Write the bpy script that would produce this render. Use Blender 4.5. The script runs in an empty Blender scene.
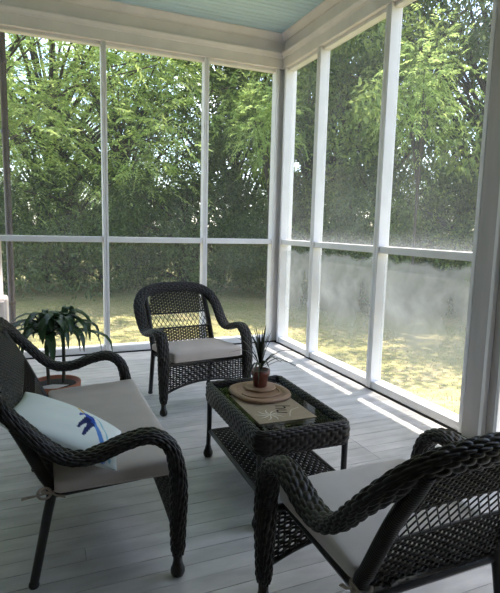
import bpy, math, random
import numpy as np
from mathutils import Vector, Matrix
random.seed(7)
rng = np.random.default_rng(11)
C = bpy.context.scene.collection
PI = math.pi

# ------------------------------------------------------------------ mesh building
class MB:
    def __init__(s): s.v = []; s.f = []; s.n = 0
    def add(s, V, F):
        V = np.asarray(V, float).reshape(-1, 3)
        s.v.append(V); s.f.extend([tuple(i + s.n for i in q) for q in F]); s.n += len(V)
    def grid(s, G, cu=False, cv=False):
        """G: (nu, nv, 3) grid of points"""
        G = np.asarray(G, float); nu, nv = G.shape[:2]
        iu = np.arange(nu if cu else nu - 1); iv = np.arange(nv if cv else nv - 1)
        a, b = np.meshgrid(iu, iv, indexing='ij'); a2 = (a + 1) % nu; b2 = (b + 1) % nv
        Q = np.stack([a * nv + b, a2 * nv + b, a2 * nv + b2, a * nv + b2], -1).reshape(-1, 4)
        s.add(G.reshape(-1, 3), Q.tolist())
    def box(s, x0, x1, y0, y1, z0, z1):
        x0, x1 = sorted((x0, x1)); y0, y1 = sorted((y0, y1)); z0, z1 = sorted((z0, z1))
        V = [(x, y, z) for x in (x0, x1) for y in (y0, y1) for z in (z0, z1)]
        s.add(V, [(0, 1, 3, 2), (4, 6, 7, 5), (0, 4, 5, 1), (2, 3, 7, 6), (0, 2, 6, 4), (1, 5, 7, 3)])
    def tube(s, pts, r, n=8, cap=True, flat=1.0, closed=False):
        P = np.asarray(pts, float); m = len(P)
        R = np.full(m, r) if np.isscalar(r) else np.asarray(r, float)
        T = np.gradient(P, axis=0) if not closed else np.roll(P, -1, 0) - np.roll(P, 1, 0)
        T /= np.linalg.norm(T, axis=1)[:, None] + 1e-12
        t0 = T[0]; up = np.array([0, 0, 1.]) if abs(t0[2]) < .9 else np.array([1., 0, 0])
        U = np.zeros_like(P); u = up - t0 * (up @ t0); u /= np.linalg.norm(u)
        for i in range(m):
            u = u - T[i] * (u @ T[i]); u /= np.linalg.norm(u) + 1e-12; U[i] = u
        W = np.cross(T, U)
        th = np.linspace(0, 2 * PI, n, endpoint=False)
        G = P[:, None] + R[:, None, None] * (np.cos(th)[None, :, None] * U[:, None] * flat + np.sin(th)[None, :, None] * W[:, None])
        b = s.n; s.grid(G, cu=closed, cv=True)
        if cap and not closed:
            s.f.append(tuple(b + i for i in range(n))[::-1]); s.f.append(tuple(b + (m - 1) * n + i for i in range(n)))
    def lathe(s, prof, n=28, c=(0, 0, 0)):
        th = np.linspace(0, 2 * PI, n, endpoint=False)
        G = np.array([[(c[0] + r * math.cos(t), c[1] + r * math.sin(t), c[2] + z) for t in th] for r, z in prof])
        s.grid(G, cv=True)
    def mesh(s, name):
        me = bpy.data.meshes.new(name)
        V = np.concatenate(s.v) if s.v else np.zeros((0, 3))
        me.from_pydata(V.tolist(), [], s.f); me.update(); return me

def obj(name, mb, mat, parent=None, smooth=False, bevel=0, kind=None):
    me = mb.mesh(name) if isinstance(mb, MB) else mb
    if smooth: me.polygons.foreach_set('use_smooth', [True] * len(me.polygons))
    o = bpy.data.objects.new(name, me); C.objects.link(o)
    if mat is not None: me.materials.append(mat)
    if parent is not None: o.parent = parent
    if bevel:
        b = o.modifiers.new('bevel', 'BEVEL'); b.width = bevel; b.segments = 2; b.limit_method = 'ANGLE'
    if kind: o['kind'] = kind
    return o
def tag(o, label, cat, group=None, kind=None):
    o['label'] = label; o['category'] = cat
    if group: o['group'] = group
    if kind: o['kind'] = kind
    return o
def thing(name, label, cat, loc=(0, 0, 0), rotz=0, group=None):
    o = bpy.data.objects.new(name, None); C.objects.link(o); o.empty_display_size = .1
    o.location = loc; o.rotation_euler = (0, 0, rotz); return tag(o, label, cat, group)
def dup(root, loc, rotz, label):
    r = root.copy(); C.objects.link(r); r.location = loc; r.rotation_euler = (0, 0, rotz); r['label'] = label
    for ch in list(root.children):
        c = ch.copy(); C.objects.link(c); c.parent = r
        for g in list(ch.children):
            d = g.copy(); C.objects.link(d); d.parent = c
    return r
def struct(name, mb, mat, bevel=0, parent=None, smooth=False):
    return obj(name, mb, mat, parent, smooth, bevel, None if parent else 'structure')
def spline(pts, n):
    """Catmull-Rom through rows of pts, resampled evenly by arc length (first 3 columns)"""
    P = np.asarray(pts, float); Q = np.vstack([2 * P[0] - P[1], P, 2 * P[-1] - P[-2]]); out = []
    for i in range(1, len(Q) - 2):
        for t in np.linspace(0, 1, 24, endpoint=False):
            a, b, c, d = Q[i - 1], Q[i], Q[i + 1], Q[i + 2]
            out.append(.5 * (2 * b + (c - a) * t + (2 * a - 5 * b + 4 * c - d) * t * t + (3 * b - a - 3 * c + d) * t ** 3))
    out.append(P[-1]); out = np.array(out)
    s = np.r_[0, np.cumsum(np.linalg.norm(np.diff(out[:, :3], axis=0), axis=1))]
    u = np.linspace(0, s[-1], n)
    return np.stack([np.interp(u, s, out[:, k]) for k in range(out.shape[1])], 1), s[-1]

# ------------------------------------------------------------------ materials
def newmat(name):
    m = bpy.data.materials.new(name); m.use_nodes = True; nt = m.node_tree
    return m, nt, nt.nodes.get('Principled BSDF'), nt.nodes.get('Material Output')
def pbr(name, col, rough=.6, var=.0, scale=8, bump=0, bscale=60, stretch=(1, 1, 1), spec=.5, metal=0, coat=0, island=0):
    m, nt, b, out = newmat(name); N = nt.nodes; L = nt.links
    b.inputs['Base Color'].default_value = (*col, 1); b.inputs['Roughness'].default_value = rough
    b.inputs['Specular IOR Level'].default_value = spec; b.inputs['Metallic'].default_value = metal
    b.inputs['Coat Weight'].default_value = coat
    if var or bump:
        tc = N.new('ShaderNodeTexCoord'); mp = N.new('ShaderNodeMapping'); mp.inputs['Scale'].default_value = stretch
        L.new(tc.outputs['Object'], mp.inputs['Vector'])
    if var:
        no = N.new('ShaderNodeTexNoise'); no.inputs['Scale'].default_value = scale; no.inputs['Detail'].default_value = 6
        L.new(mp.outputs['Vector'], no.inputs['Vector'])
        mr = N.new('ShaderNodeMapRange'); mr.inputs[1].default_value = .3; mr.inputs[2].default_value = .7
        mr.inputs[3].default_value = 1 - var; mr.inputs[4].default_value = 1 + var
        L.new(no.outputs['Fac'], mr.inputs[0])
        mx = N.new('ShaderNodeMix'); mx.data_type = 'RGBA'; mx.blend_type = 'MULTIPLY'; mx.inputs[0].default_value = 1
        mx.inputs[6].default_value = (*col, 1); L.new(mr.outputs[0], mx.inputs[7]); last = mx.outputs[2]
        if island:
            g = N.new('ShaderNodeNewGeometry'); m2 = N.new('ShaderNodeMapRange'); m2.inputs[3].default_value = 1 - island; m2.inputs[4].default_value = 1 + island
            L.new(g.outputs['Random Per Island'], m2.inputs[0])
            m3 = N.new('ShaderNodeMix'); m3.data_type = 'RGBA'; m3.blend_type = 'MULTIPLY'; m3.inputs[0].default_value = 1
            L.new(last, m3.inputs[6]); L.new(m2.outputs[0], m3.inputs[7]); last = m3.outputs[2]
        L.new(last, b.inputs['Base Color'])
    if bump:
        n2 = N.new('ShaderNodeTexNoise'); n2.inputs['Scale'].default_value = bscale; n2.inputs['Detail'].default_value = 4
        L.new(mp.outputs['Vector'], n2.inputs['Vector'])
        bp = N.new('ShaderNodeBump'); bp.inputs['Strength'].default_value = bump; bp.inputs['Distance'].default_value = .004
        L.new(n2.outputs['Fac'], bp.inputs['Height']); L.new(bp.outputs['Normal'], b.inputs['Normal'])
    return m
def leafmat(name, c1, c2, trans=.45, rough=.45, spec=.4):
    m, nt, b, out = newmat(name); N = nt.nodes; L = nt.links
    g = N.new('ShaderNodeNewGeometry'); r = N.new('ShaderNodeValToRGB')
    r.color_ramp.elements[0].color = (*c1, 1); r.color_ramp.elements[1].color = (*c2, 1)
    L.new(g.outputs['Random Per Island'], r.inputs['Fac'])
    L.new(r.outputs['Color'], b.inputs['Base Color']); b.inputs['Roughness'].default_value = rough; b.inputs['Specular IOR Level'].default_value = spec
    t = N.new('ShaderNodeBsdfTranslucent'); hs = N.new('ShaderNodeHueSaturation'); hs.inputs['Hue'].default_value = .47; hs.inputs['Value'].default_value = 1.5
    L.new(r.outputs['Color'], hs.inputs['Color']); L.new(hs.outputs['Color'], t.inputs['Color'])
    mx = N.new('ShaderNodeMixShader'); mx.inputs[0].default_value = trans
    L.new(b.outputs[0], mx.inputs[1]); L.new(t.outputs[0], mx.inputs[2]); L.new(mx.outputs[0], out.inputs['Surface'])
    return m
def screenmat(name, base, dust=0., top=0., bottom=-2., edge=.0):
    """insect screen: mostly open, grey threads; 'dust' = extra density of the dried dirt film between local z top and bottom"""
    m, nt, b, out = newmat(name); N = nt.nodes; L = nt.links; N.remove(b)
    tr = N.new('ShaderNodeBsdfTransparent'); df = N.new('ShaderNodeBsdfDiffuse'); tl = N.new('ShaderNodeBsdfTranslucent')
    col = (.50, .50, .49, 1)
    df.inputs[0].default_value = col; tl.inputs[0].default_value = col
    a = N.new('ShaderNodeMixShader'); a.inputs[0].default_value = .5; L.new(df.outputs[0], a.inputs[1]); L.new(tl.outputs[0], a.inputs[2])
    mx = N.new('ShaderNodeMixShader'); L.new(tr.outputs[0], mx.inputs[1]); L.new(a.outputs[0], mx.inputs[2]); L.new(mx.outputs[0], out.inputs['Surface'])
    mx.inputs[0].default_value = base
    tc = N.new('ShaderNodeTexCoord')
    n0 = N.new('ShaderNodeTexNoise'); n0.inputs['Scale'].default_value = 2.2; n0.inputs['Detail'].default_value = 5; L.new(tc.outputs['Object'], n0.inputs['Vector'])
    m0 = N.new('ShaderNodeMapRange'); m0.inputs[1].default_value = .35; m0.inputs[2].default_value = .7; m0.inputs[3].default_value = base * .75; m0.inputs[4].default_value = base * 1.3
    L.new(n0.outputs['Fac'], m0.inputs[0]); last = m0.outputs[0]
    if dust or edge:
        sx = N.new('ShaderNodeSeparateXYZ'); L.new(tc.outputs['Object'], sx.inputs[0])
    def math_(op, a_, b_=None, clamp=False):
        k = N.new('ShaderNodeMath'); k.operation = op; k.use_clamp = clamp
        for i, q in enumerate((a_, b_)):
            if q is None: continue
            if isinstance(q, (int, float)): k.inputs[i].default_value = q
            else: L.new(q, k.inputs[i])
        return k.outputs[0]
    if dust:
        mp = N.new('ShaderNodeMapping'); mp.inputs['Scale'].default_value = (1, 2.6, 0); L.new(tc.outputs['Object'], mp.inputs['Vector'])
        n1 = N.new('ShaderNodeTexNoise'); n1.inputs['Scale'].default_value = 1.7; n1.inputs['Detail'].default_value = .6; L.new(mp.outputs['Vector'], n1.inputs['Vector'])
        wav = math_('MULTIPLY', math_('SUBTRACT', n1.outputs['Fac'], .5), .20)
        z = math_('ADD', sx.outputs['Z'], wav)
        e1 = N.new('ShaderNodeMapRange'); e1.interpolation_type = 'SMOOTHSTEP'; e1.inputs[1].default_value = top + .02; e1.inputs[2].default_value = top - .035; L.new(z, e1.inputs[0])
        e2 = N.new('ShaderNodeMapRange'); e2.interpolation_type = 'SMOOTHSTEP'; e2.inputs[1].default_value = bottom; e2.inputs[2].default_value = bottom + .55; e2.inputs[3].default_value = .10; L.new(z, e2.inputs[0])
        n2 = N.new('ShaderNodeTexNoise'); n2.inputs['Scale'].default_value = 2.6; n2.inputs['Detail'].default_value = 4; n2.inputs['Distortion'].default_value = .4; L.new(tc.outputs['Object'], n2.inputs['Vector'])
        d2 = N.new('ShaderNodeMapRange'); d2.inputs[1].default_value = .3; d2.inputs[2].default_value = .72; d2.inputs[3].default_value = .30; d2.inputs[4].default_value = 1.05; L.new(n2.outputs['Fac'], d2.inputs[0])
        k = math_('MULTIPLY', math_('MULTIPLY', math_('MULTIPLY', e1.outputs[0], e2.outputs[0]), d2.outputs[0]), dust)
        last = math_('ADD', last, k, True)
    if edge:
        n3 = N.new('ShaderNodeTexNoise'); n3.inputs['Scale'].default_value = 4; L.new(tc.outputs['Object'], n3.inputs['Vector'])
        zz = math_('ADD', sx.outputs['Z'], math_('MULTIPLY', math_('SUBTRACT', n3.outputs['Fac'], .5), .12))
        e3 = N.new('ShaderNodeMapRange'); e3.interpolation_type = 'SMOOTHSTEP'; e3.inputs[1].default_value = .16; e3.inputs[2].default_value = .0; e3.inputs[4].default_value = edge; L.new(zz, e3.inputs[0])
        last = math_('ADD', last, e3.outputs[0], True)
    L.new(last, mx.inputs[0])
    return m

M_paint = pbr('white_paint', (.72, .70, .68), .45, .06, 5, .12, 40)
M_paintr = pbr('white_frame_paint', (.74, .72, .715), .42, .05, 6, .10, 50)
M_trim = pbr('cream_trim_paint', (.80, .735, .71), .5, .06, 4, .12, 40, (1, 1, 1))
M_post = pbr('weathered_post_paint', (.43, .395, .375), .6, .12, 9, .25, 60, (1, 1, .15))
M_ceil = pbr('pale_blue_ceiling_paint', (.45, .60, .69), .5, .10, 6, .1, 40, (.3, 4, 1))
M_wicker = pbr('dark_brown_resin_wicker', (.0135, .0098, .0082), .34, .4, 45, .15, 300, spec=.32)
M_frame = pbr('dark_brown_metal', (.012, .010, .0095), .38, .15, 30)
M_cush = pbr('taupe_cushion_fabric', (.54, .465, .42), .9, .05, 9, .3, 500, spec=.15)
M_cush2 = pbr('grey_beige_cushion_fabric', (.58, .53, .505), .9, .05, 9, .3, 500, spec=.15)
M_tie = pbr('beige_ribbon', (.40, .32, .26), .9, .1, 40)
M_terra = pbr('terracotta', (.34, .115, .06), .7, .2, 14, .2, 80)
M_potred = pbr('reddish_brown_plastic', (.15, .042, .03), .35, .1, 14)
M_soil = pbr('potting_soil', (.025, .018, .013), .95, .4, 60, .8, 90)
M_wood = pbr('tan_wood', (.29, .17, .10), .5, .16, 7, .15, 60, (1, 9, 9))
M_mat = pbr('tan_placemat', (.33, .255, .17), .85, .06, 30, .3, 300)
M_mark = pbr('dark_mark', (.03, .025, .02), 1, spec=.05)
M_pale = pbr('pale_print', (.62, .55, .44), .8)
M_pipe = pbr('brown_pipe_paint', (.045, .032, .030), .5, .15, 10)
M_white = pbr('off_white_enamel', (.62, .56, .55), .5, .06, 4)
M_bark = pbr('tree_bark', (.055, .045, .036), .9, .35, 6, .8, 14, (4, 4, 1))
M_cane = pbr('plant_cane', (.05, .045, .03), .8, .2, 20)
M_gap = pbr('dark_gap', (.02, .018, .016), .9)
M_metal = pbr('dull_metal', (.25, .24, .23), .4, metal=.8)
M_wall = pbr('house_wall_paint', (.46, .46, .45), .7, .05, 3)

# floor paint with wear
M_floor = pbr('worn_grey_floor_paint', (.57, .54, .525), .42, .17, 4.5, .2, 30, (1, 3, 1), island=.09)

# ------------------------------------------------------------------ camera
def cam_rows(yaw, pitch, roll):
    cy, sy, cp, sp = math.cos(yaw), math.sin(yaw), math.cos(pitch), math.sin(pitch)
    f = np.array([-sy * cp, cy * cp, sp]); r = np.array([cy, sy, 0]); u = np.cross(r, f)
    cr, sr = math.cos(roll), math.sin(roll)
    return cr * r + sr * u, -sr * r + cr * u, f
cam = bpy.data.objects.new('camera', bpy.data.cameras.new('camera')); C.objects.link(cam)
r_, u_, f_ = cam_rows(-.3993, -.1351, .0242)
cam.matrix_world = Matrix(((r_[0], u_[0], -f_[0], -2.6486), (r_[1], u_[1], -f_[1], -5.4712), (r_[2], u_[2], -f_[2], 1.3784), (0, 0, 0, 1)))
cam.data.sensor_fit = 'HORIZONTAL'; cam.data.sensor_width = 36; cam.data.lens = 505.07 / 500 * 36
cam.data.clip_start = .05; cam.data.clip_end = 400
bpy.context.scene.camera = cam
CAM = np.array([-2.6486, -5.4712, 1.3784])

# ------------------------------------------------------------------ porch shell
XL, YB = -4.6, -7.4          # house wall on the left, far end behind the camera
ZC, ZF, ZL = 3.55, 3.35, 3.182
b = MB(); y = .0; i = 0
while y > YB:
    w = .0885
    cuts = [XL, .0]
    if 31 <= i <= 34: cuts = [XL, -.756 , .0]
    elif i % 7 == 3: cuts = [XL, -3.4 + .3 * (i % 5), .0]
    for a, c in zip(cuts[:-1], cuts[1:]):
        dz = rng.uniform(-.0008, .0008)
        b.box(a + .0015, c - .0015, y - w + .002 + rng.uniform(0, .0012), y, -.03, dz)
    y -= w; i += 1
struct('floor', b, M_floor, bevel=.0012)
b = MB(); b.box(XL, .12, YB, .12, -.10, -.034); struct('trim_1', b, M_gap)
b = MB(); y = .0
while y > YB:
    b.box(XL, 0, y - .076, y - .004, ZC, ZC + .02); y -= .08
b.box(XL, .0, YB, .0, ZC + .008, ZC + .03)
struct('ceiling', b, M_ceil, bevel=.002)
# header beams (frieze + lower board) with mouldings
def header(name, back):
    b = MB()
    def bx(d0, d1, z0, z1):          # d = distance out of the room from the inner face
        if back: b.box(XL, .16, d0, d1, z0, z1)
        else: b.box(d0, d1, YB, .0, z0, z1)
    bx(.012, .16, ZF, ZC + .12); bx(.0, .16, ZL, ZF)
    return struct(name, b, M_trim, bevel=.003)
header('wall_back', True); header('wall_right', False)
def moulding(name, prof, back):
    """prof: (projection into the room, z) polyline swept along the wall"""
    n = len(prof); b = MB()
    if back: G = [[(x, -d, z) for d, z in prof] for x in (XL, 0.)]; G[1] = [(-d, -d, z) for d, z in prof]
    else: G = [[(-d, -d, z) for d, z in prof], [(-d, YB, z) for d, z in prof]]
    b.grid(G); return struct(name, b, M_trim, smooth=False)
crown = [(-.012, ZC - .075), (.004, ZC - .075), (.008, ZC - .062), (.016, ZC - .05), (.03, ZC - .03), (.042, ZC - .018), (.046, ZC - .012), (.046, ZC)]
ledge = [(-.012, ZF + .012), (.012, ZF + .012), (.030, ZF + .004), (.034, ZF - .010), (.028, ZF - .022), (.016, ZF - .036), (.010, ZF - .052), (.0, ZF - .058)]
lip = [(0., ZL + .016), (.008, ZL + .016), (.010, ZL + .008), (.008, ZL), (.0, ZL)]
for k, (pr, bk) in enumerate(((crown, True), (crown, False), (ledge, True), (ledge, False), (lip, True), (lip, False))):
    moulding('trim_%d' % (k + 2), pr, bk)

# screen bays
SB = {}
M_screen = screenmat('insect_screen', .10)
M_screen_up = screenmat('insect_screen_upper_right', .15, edge=.22)
M_screen_low = screenmat('insect_screen_lower', .14)
M_screen_dust = screenmat('dusty_insect_screen', .12, dust=.72, top=1.06, bottom=.16)
ZR0, ZR1, ZS = 1.192, 1.25, .075
def pane(name, back, a0, a1, z0, z1, mat, parent, d=.085):
    """plane of mesh in the frame; its origin sits at the lower corner"""
    b = MB()
    if back: b.add([(0, 0, 0), (a1 - a0, 0, 0), (a1 - a0, 0, z1 - z0), (0, 0, z1 - z0)], [(0, 1, 2, 3)])
    else: b.add([(0, 0, 0), (0, a1 - a0, 0), (0, a1 - a0, z1 - z0), (0, 0, z1 - z0)], [(0, 1, 2, 3)])
    o = obj(name, b, mat, parent); o.location = (a0, d, z0) if back else (d, a0, z0); return o
def bay(n, back, a0, a1, up, low, wm=.025, mat=None):
    """one screened bay from a0 to a1 along the wall: stiles, rails, sill and two screens"""
    b = MB()
    def bx(s0, s1, d0, d1, z0, z1):
        if back: b.box(s0, s1, d0, d1, z0, z1)
        else: b.box(d0, d1, s0, s1, z0, z1)
    bx(a0, a0 + wm, .0, .11, .012, ZL - .0005); bx(a1 - wm, a1, .0, .11, .012, ZL - .0005)
    bx(a0 + wm, a1 - wm, .028, .11, ZL - .032, ZL - .0005)
    bx(a0 + wm, a1 - wm, .014, .11, ZR0, ZR1)
    bx(a0 + wm, a1 - wm, .012, .13, .012, ZS)
    o = struct('window_%d' % n, b, mat or M_paintr, bevel=.004)
    pane('upper_screen', back, a0 + wm, a1 - wm, ZR1, ZL - .032, up, o)
    pane('lower_screen', back, a0 + wm, a1 - wm, ZS, ZR0, low, o)
    return o
e = .0015
bay(1, True, -.904 + e, -.052, M_screen, M_screen_low)
bay(2, True, -1.984 + e, -.904 - e, M_screen, M_screen_low)
bay(3, True, -3.064 + e, -1.984 - e, M_screen, M_screen_low)
bay(4, True, -4.144 + e, -3.064 - e, M_screen, M_screen_low)
bay(5, False, -.814 + e, -.05, M_screen_up, M_screen_dust, .034)
bay(6, False, -1.9085 + e, -.814 - e, M_screen_up, M_screen_dust, .034)
bay(7, False, -2.985, -1.9085 - e, M_screen_up, M_screen_dust, .034)
bay(8, False, -4.3 + e, -3.235, M_screen_up, M_screen_dust)
bay(9, False, -5.36 + e, -4.3 - e, M_screen_up, M_screen_dust)
# corner posts, the wide post at the right, and its trim strip
b = MB(); b.box(-.05, .16, .03, .16, 0, ZL - .0005); b.box(.03, .16, -.048, .03, 0, ZL - .0005); b.box(-.05, -.034, 0.006, .03, .0, ZL - .0005)
struct('trim_8', b, M_paintr, bevel=.004)
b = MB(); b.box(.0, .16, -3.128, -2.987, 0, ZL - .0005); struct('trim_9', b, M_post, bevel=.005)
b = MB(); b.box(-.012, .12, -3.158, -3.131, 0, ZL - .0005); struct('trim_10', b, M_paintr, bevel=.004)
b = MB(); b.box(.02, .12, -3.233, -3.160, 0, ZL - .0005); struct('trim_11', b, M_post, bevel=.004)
# dark gap / kick strip under the sills
b = MB(); b.box(XL, .1, .004, .1, -.03, .011); struct('trim_12', b, M_gap)
b = MB(); b.box(.004, .1, YB, .0, -.03, .011); struct('trim_13', b, M_gap)
# house walls that close the porch (left of the view and behind it)
b = MB(); b.box(XL - .1, XL, YB, .16, -.1, ZC + .1); struct('wall_left', b, M_wall)
b = MB(); b.box(XL, .16, YB - .1, YB, -.1, ZC + .1); struct('wall_rear', b, M_wall)
b = MB(); b.box(.02, .14, YB, -5.362, .0, ZL - .0005); struct('wall_end_added', b, M_wall)  # unseen solid stretch of the right side, added to darken the foreground
b = MB(); b.box(-4.6, -4.146, .02, .14, .0, ZL - .0005); struct('wall_stub', b, M_wall)
# unseen porch roof, its eave sized to narrow the sun strip on the floor
b = MB(); b.box(XL - .1, .375, YB - .1, .38, ZC + .12, ZC + .2); struct('roof', b, M_wall)

# ------------------------------------------------------------------ wicker
def wicker_band(pts, N, a, bb, ncol=12, cell=.026, amp=.0055, closed=False, twist=0., seg=5, sub=5, n=None):
    """swept elliptical band with the lumps of a woven wrap. pts (m,3), N (m,3) thickness direction, a / bb semi-axes along width / thickness"""
    P = np.asarray(pts, float); N = np.asarray(N, float); m = len(P)
    A = np.full(m, a) if np.isscalar(a) else np.asarray(a, float); B = np.full(m, bb) if np.isscalar(bb) else np.asarray(bb, float)
    s = np.r_[0, np.cumsum(np.linalg.norm(np.diff(np.vstack([P, P[:1]]) if closed else P, axis=0), axis=1))]
    L = s[-1]; k = max(2, round(L / cell)); n = k * sub + (0 if closed else 1)
    u = np.linspace(0, L, n, endpoint=not closed)
    def ip(Q):
        Q = np.vstack([Q, Q[:1]]) if closed else Q
        return np.stack([np.interp(u, s, Q[:, j]) for j in range(Q.shape[1])], 1)
    P = ip(P); N = ip(N); A = ip(A[:, None])[:, 0]; B = ip(B[:, None])[:, 0]
    T = (np.roll(P, -1, 0) - np.roll(P, 1, 0)) if closed else np.gradient(P, axis=0)
    T /= np.linalg.norm(T, axis=1)[:, None]
    N = N - T * (N * T).sum(1)[:, None]; N /= np.linalg.norm(N, axis=1)[:, None]
    W = np.cross(T, N)
    nv = ncol * seg; th = (np.arange(nv) + .5) / nv * 2 * PI
    f = th[None, :] * ncol / (2 * PI) + twist * u[:, None] * ncol
    col = np.floor(f).astype(int); fv = f - col
    ph = (u / L * k)[:, None] + .5 * (col % 2); fu = ph - np.floor(ph)
    h = (1 - np.abs(2 * fv - 1) ** 3) ** .7 * (.15 + .85 * np.sin(PI * fu) ** .55) - .6
    ct, st = np.cos(th)[None, :], np.sin(th)[None, :]
    ce = np.sign(ct) * np.abs(ct) ** .8; se = np.sign(st) * np.abs(st) ** .8
    nx = ct / A[:, None]; ny = st / B[:, None]; ln = np.sqrt(nx ** 2 + ny ** 2); nx /= ln; ny /= ln
    X = ce * A[:, None] + nx * h * amp; Y = se * B[:, None] + ny * h * amp
    G = P[:, None] + X[..., None] * W[:, None] + Y[..., None] * N[:, None]
    mb = MB(); mb.grid(G, cu=closed, cv=True)
    if not closed:
        mb.f.append(tuple(range(nv))[::-1]); mb.f.append(tuple((n - 1) * nv + i for i in range(nv)))
    return mb

def weave(S, nw, ns, rw=.0052, rs=.004, amp=.0042, mb=None, u0=0., u1=1., mask=None, pair=True):
    """woven panel on S(u,v)->(point, normal): nw weavers along u at even v, ns stakes along v. mask(u,v) keeps the strand"""
    mb = mb or MB()
    for j in range(nw):
        v = (j + .5) / nw
        us = np.linspace(u0, u1, ns * 4 + 1); run = []
        for i, u in enumerate(us):
            if mask is None or mask(u, v):
                p, nrm = S(u, v); ph = (u - u0) / (u1 - u0) * ns * PI + (j // (2 if pair else 1) % 2) * PI
                run.append(np.asarray(p) + np.asarray(nrm) * amp * math.sin(ph))
            else:
                if len(run) > 2: mb.tube(run, rw, 6, False, 1.)
                run = []
        if len(run) > 2: mb.tube(run, rw, 6, False, 1.)
    for i in range(ns + 1):
        u = u0 + (u1 - u0) * i / ns; run = []
        for v in np.linspace(0, 1, 9):
            if mask is None or mask(u, v): run.append(S(u, v)[0])
        if len(run) > 2: mb.tube(run, rs, 5, False)
    return mb

# side profile of the seating: distance back from the front posts, height
PROF = [(.0, .09), (.0, .22), (-.002, .34), (.004, .45), (.034, .548), (.105, .598), (.20, .588), (.30, .556), (.385, .556), (.455, .594), (.535, .677)]
def make_seat(root, W, back_n):
    ax = W / 2 - .06                     # centre of the arms
    px = ax - (.083 if W < 1 else .130)                       # rear posts
    # continuous arm-and-back band: front post, arm, rise, arch, and down again
    left = [(-ax, d, z) for d, z in PROF]
    top = [(-ax + .012, .594, .742), (-ax + .052, .642, .802), (-ax + .12, .672, .839), (-ax + .22, .687, .857)]
    mid = [(0, .690, .861)] if W < 1 else [(-.2, .690, .861), (.2, .690, .861)]
    half = left + top; ctrl = half + mid + [(-x, d, z) for x, d, z in half[::-1]]
    P, L = spline(ctrl, 400)
    T = np.gradient(P, axis=0); T /= np.linalg.norm(T, axis=1)[:, None]
    # thickness direction: up/front on the sides, the back plane normal in the arch
    side = np.stack([np.zeros(400), -T[:, 2], T[:, 1]], 1); side *= np.where(P[:, :1] < 0, 1, -1)
    arch = np.tile([0, -.93, .36], (400, 1))
    wgt = np.clip((P[:, 2] - .60) / .14, 0, 1) * (P[:, 1] > .47); wgt = (wgt * wgt * (3 - 2 * wgt))[:, None]
    N = side * (1 - wgt) + arch * wgt; N /= np.linalg.norm(N, axis=1)[:, None] + 1e-9
    for _ in range(6): N[1:-1] = (N[:-2] + N[1:-1] * 2 + N[2:]) / 4
    sd = np.minimum(np.arange(400), np.arange(400)[::-1]) / 399 * L    # distance from the nearest foot
    A = np.interp(sd, [0, .03, .25, .6, 1.0, 1.3], [.020, .028, .040, .044, .043, .043])
    B = np.interp(sd, [0, .03, .25, .6, 1.0, 1.3], [.020, .027, .033, .024, .023, .026])
    obj('arm_and_back_band', wicker_band(P, N, A, B, 16, .042, .0085, twist=.55, seg=6, sub=8), M_wicker, root, True)
    # back panel between the rear posts
    def back(u, v):                      # v 0 at the seat, 1 under the arch
        x = -px + 2 * px * u; z = .34 + v * (.840 - .34)
        t = (z - .34) / .5; d = .455 + .09 * t + .135 * t * t - .012 * math.cos(PI * (u - .5)) * t 
        return (x, d, z), (0, -.894, .447)
    def zt(u): return .345 + .0 * u
    def top_ok(u, v):
        q = abs(2 * u - 1); return v < 1 - .30 * max(0, (q - .62) / .38) ** 2
    lo, hi = (.543 - .34) / .50, (.656 - .34) / .50
    nw = 34; mb = MB()
    ns = round(2 * px / .0215)
    def part(v0, v1, nwv):
        S = lambda u, v: back(u, v0 + (v1 - v0) * v)
        weave(S, nwv, ns, .0050, .0046, .0044, mb, pair=False, mask=lambda u, v: top_ok(u, v0 + (v1 - v0) * v))
    part(0, lo, 17); part(hi, 1, 15)
    bp = obj('back_panel', mb, M_wicker, root, True)
    mb = MB(); nd = round(2 * px / .038)   # open lattice band
    for i in range(-2, nd + 1):
        for sgn in (0, 1):
            run = []
            for t in np.linspace(0, 1, 9):
                uu = (i + 2.0 * (t if sgn == 0 else 1 - t)) / nd
                if -.001 <= uu <= 1.001: run.append(np.array(back(uu, lo + (hi - lo) * t)[0]) + np.array((0, -.003 if sgn else .003, 0)))
            if len(run) > 1: mb.tube(run, .0027, 5, False)
    obj('back_lattice', mb, M_wicker, bp, True)
    # lattice rails, bottom rail of the back
    mb = MB()
    for v in (lo, hi): mb.tube([back(u, v)[0] for u in np.linspace(0, 1, 13)], .006, 6)
    mb.tube([back(u, 0)[0] for u in np.linspace(0, 1, 13)], .014, 8)
    obj('back_rail', mb, M_frame, root, True)
    mb = MB(); c = np.array(back(.80, .075)[0])
    mb.tube([c + np.array((0, .006, -.003)), c + np.array((0, .012, -.006))], .011, 16); obj('badge', mb, M_metal, bp)
    # rear posts: wrapped upper post and splayed leg in one bent piece
    for s in (-1, 1):
        P2, _ = spline([(s * px, .676, .825), (s * px, .644, .765), (s * px, .572, .64), (s * px, .488, .46), (s * px, .455, .385), (s * px, .475, .27), (s * px, .527, .012)], 90)
        N2 = np.stack([np.zeros(90), np.gradient(P2[:, 2]), -np.gradient(P2[:, 1])], 1)
        R = np.interp(P2[:, 2], [0, .3, .37, .40, .8], [.017, .018, .019, .022, .021])
        mb = MB(); up = P2[:, 2] > .385
        w = wicker_band(P2[up], N2[up], R[up], R[up], 1, .009, .003, twist=0, seg=14, sub=4)
        lg = MB(); lg.tube(P2[P2[:, 2] < .40], R[P2[:, 2] < .40], 12)
        lg.lathe([(.0, .0), (.018, .0), (.02, .006), (.019, .016), (.0, .018)], 12, (s * px, .527, 0))
        o = obj('leg', lg, M_frame, root, True); obj('wrapped_post', w, M_wicker, o, True)
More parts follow.
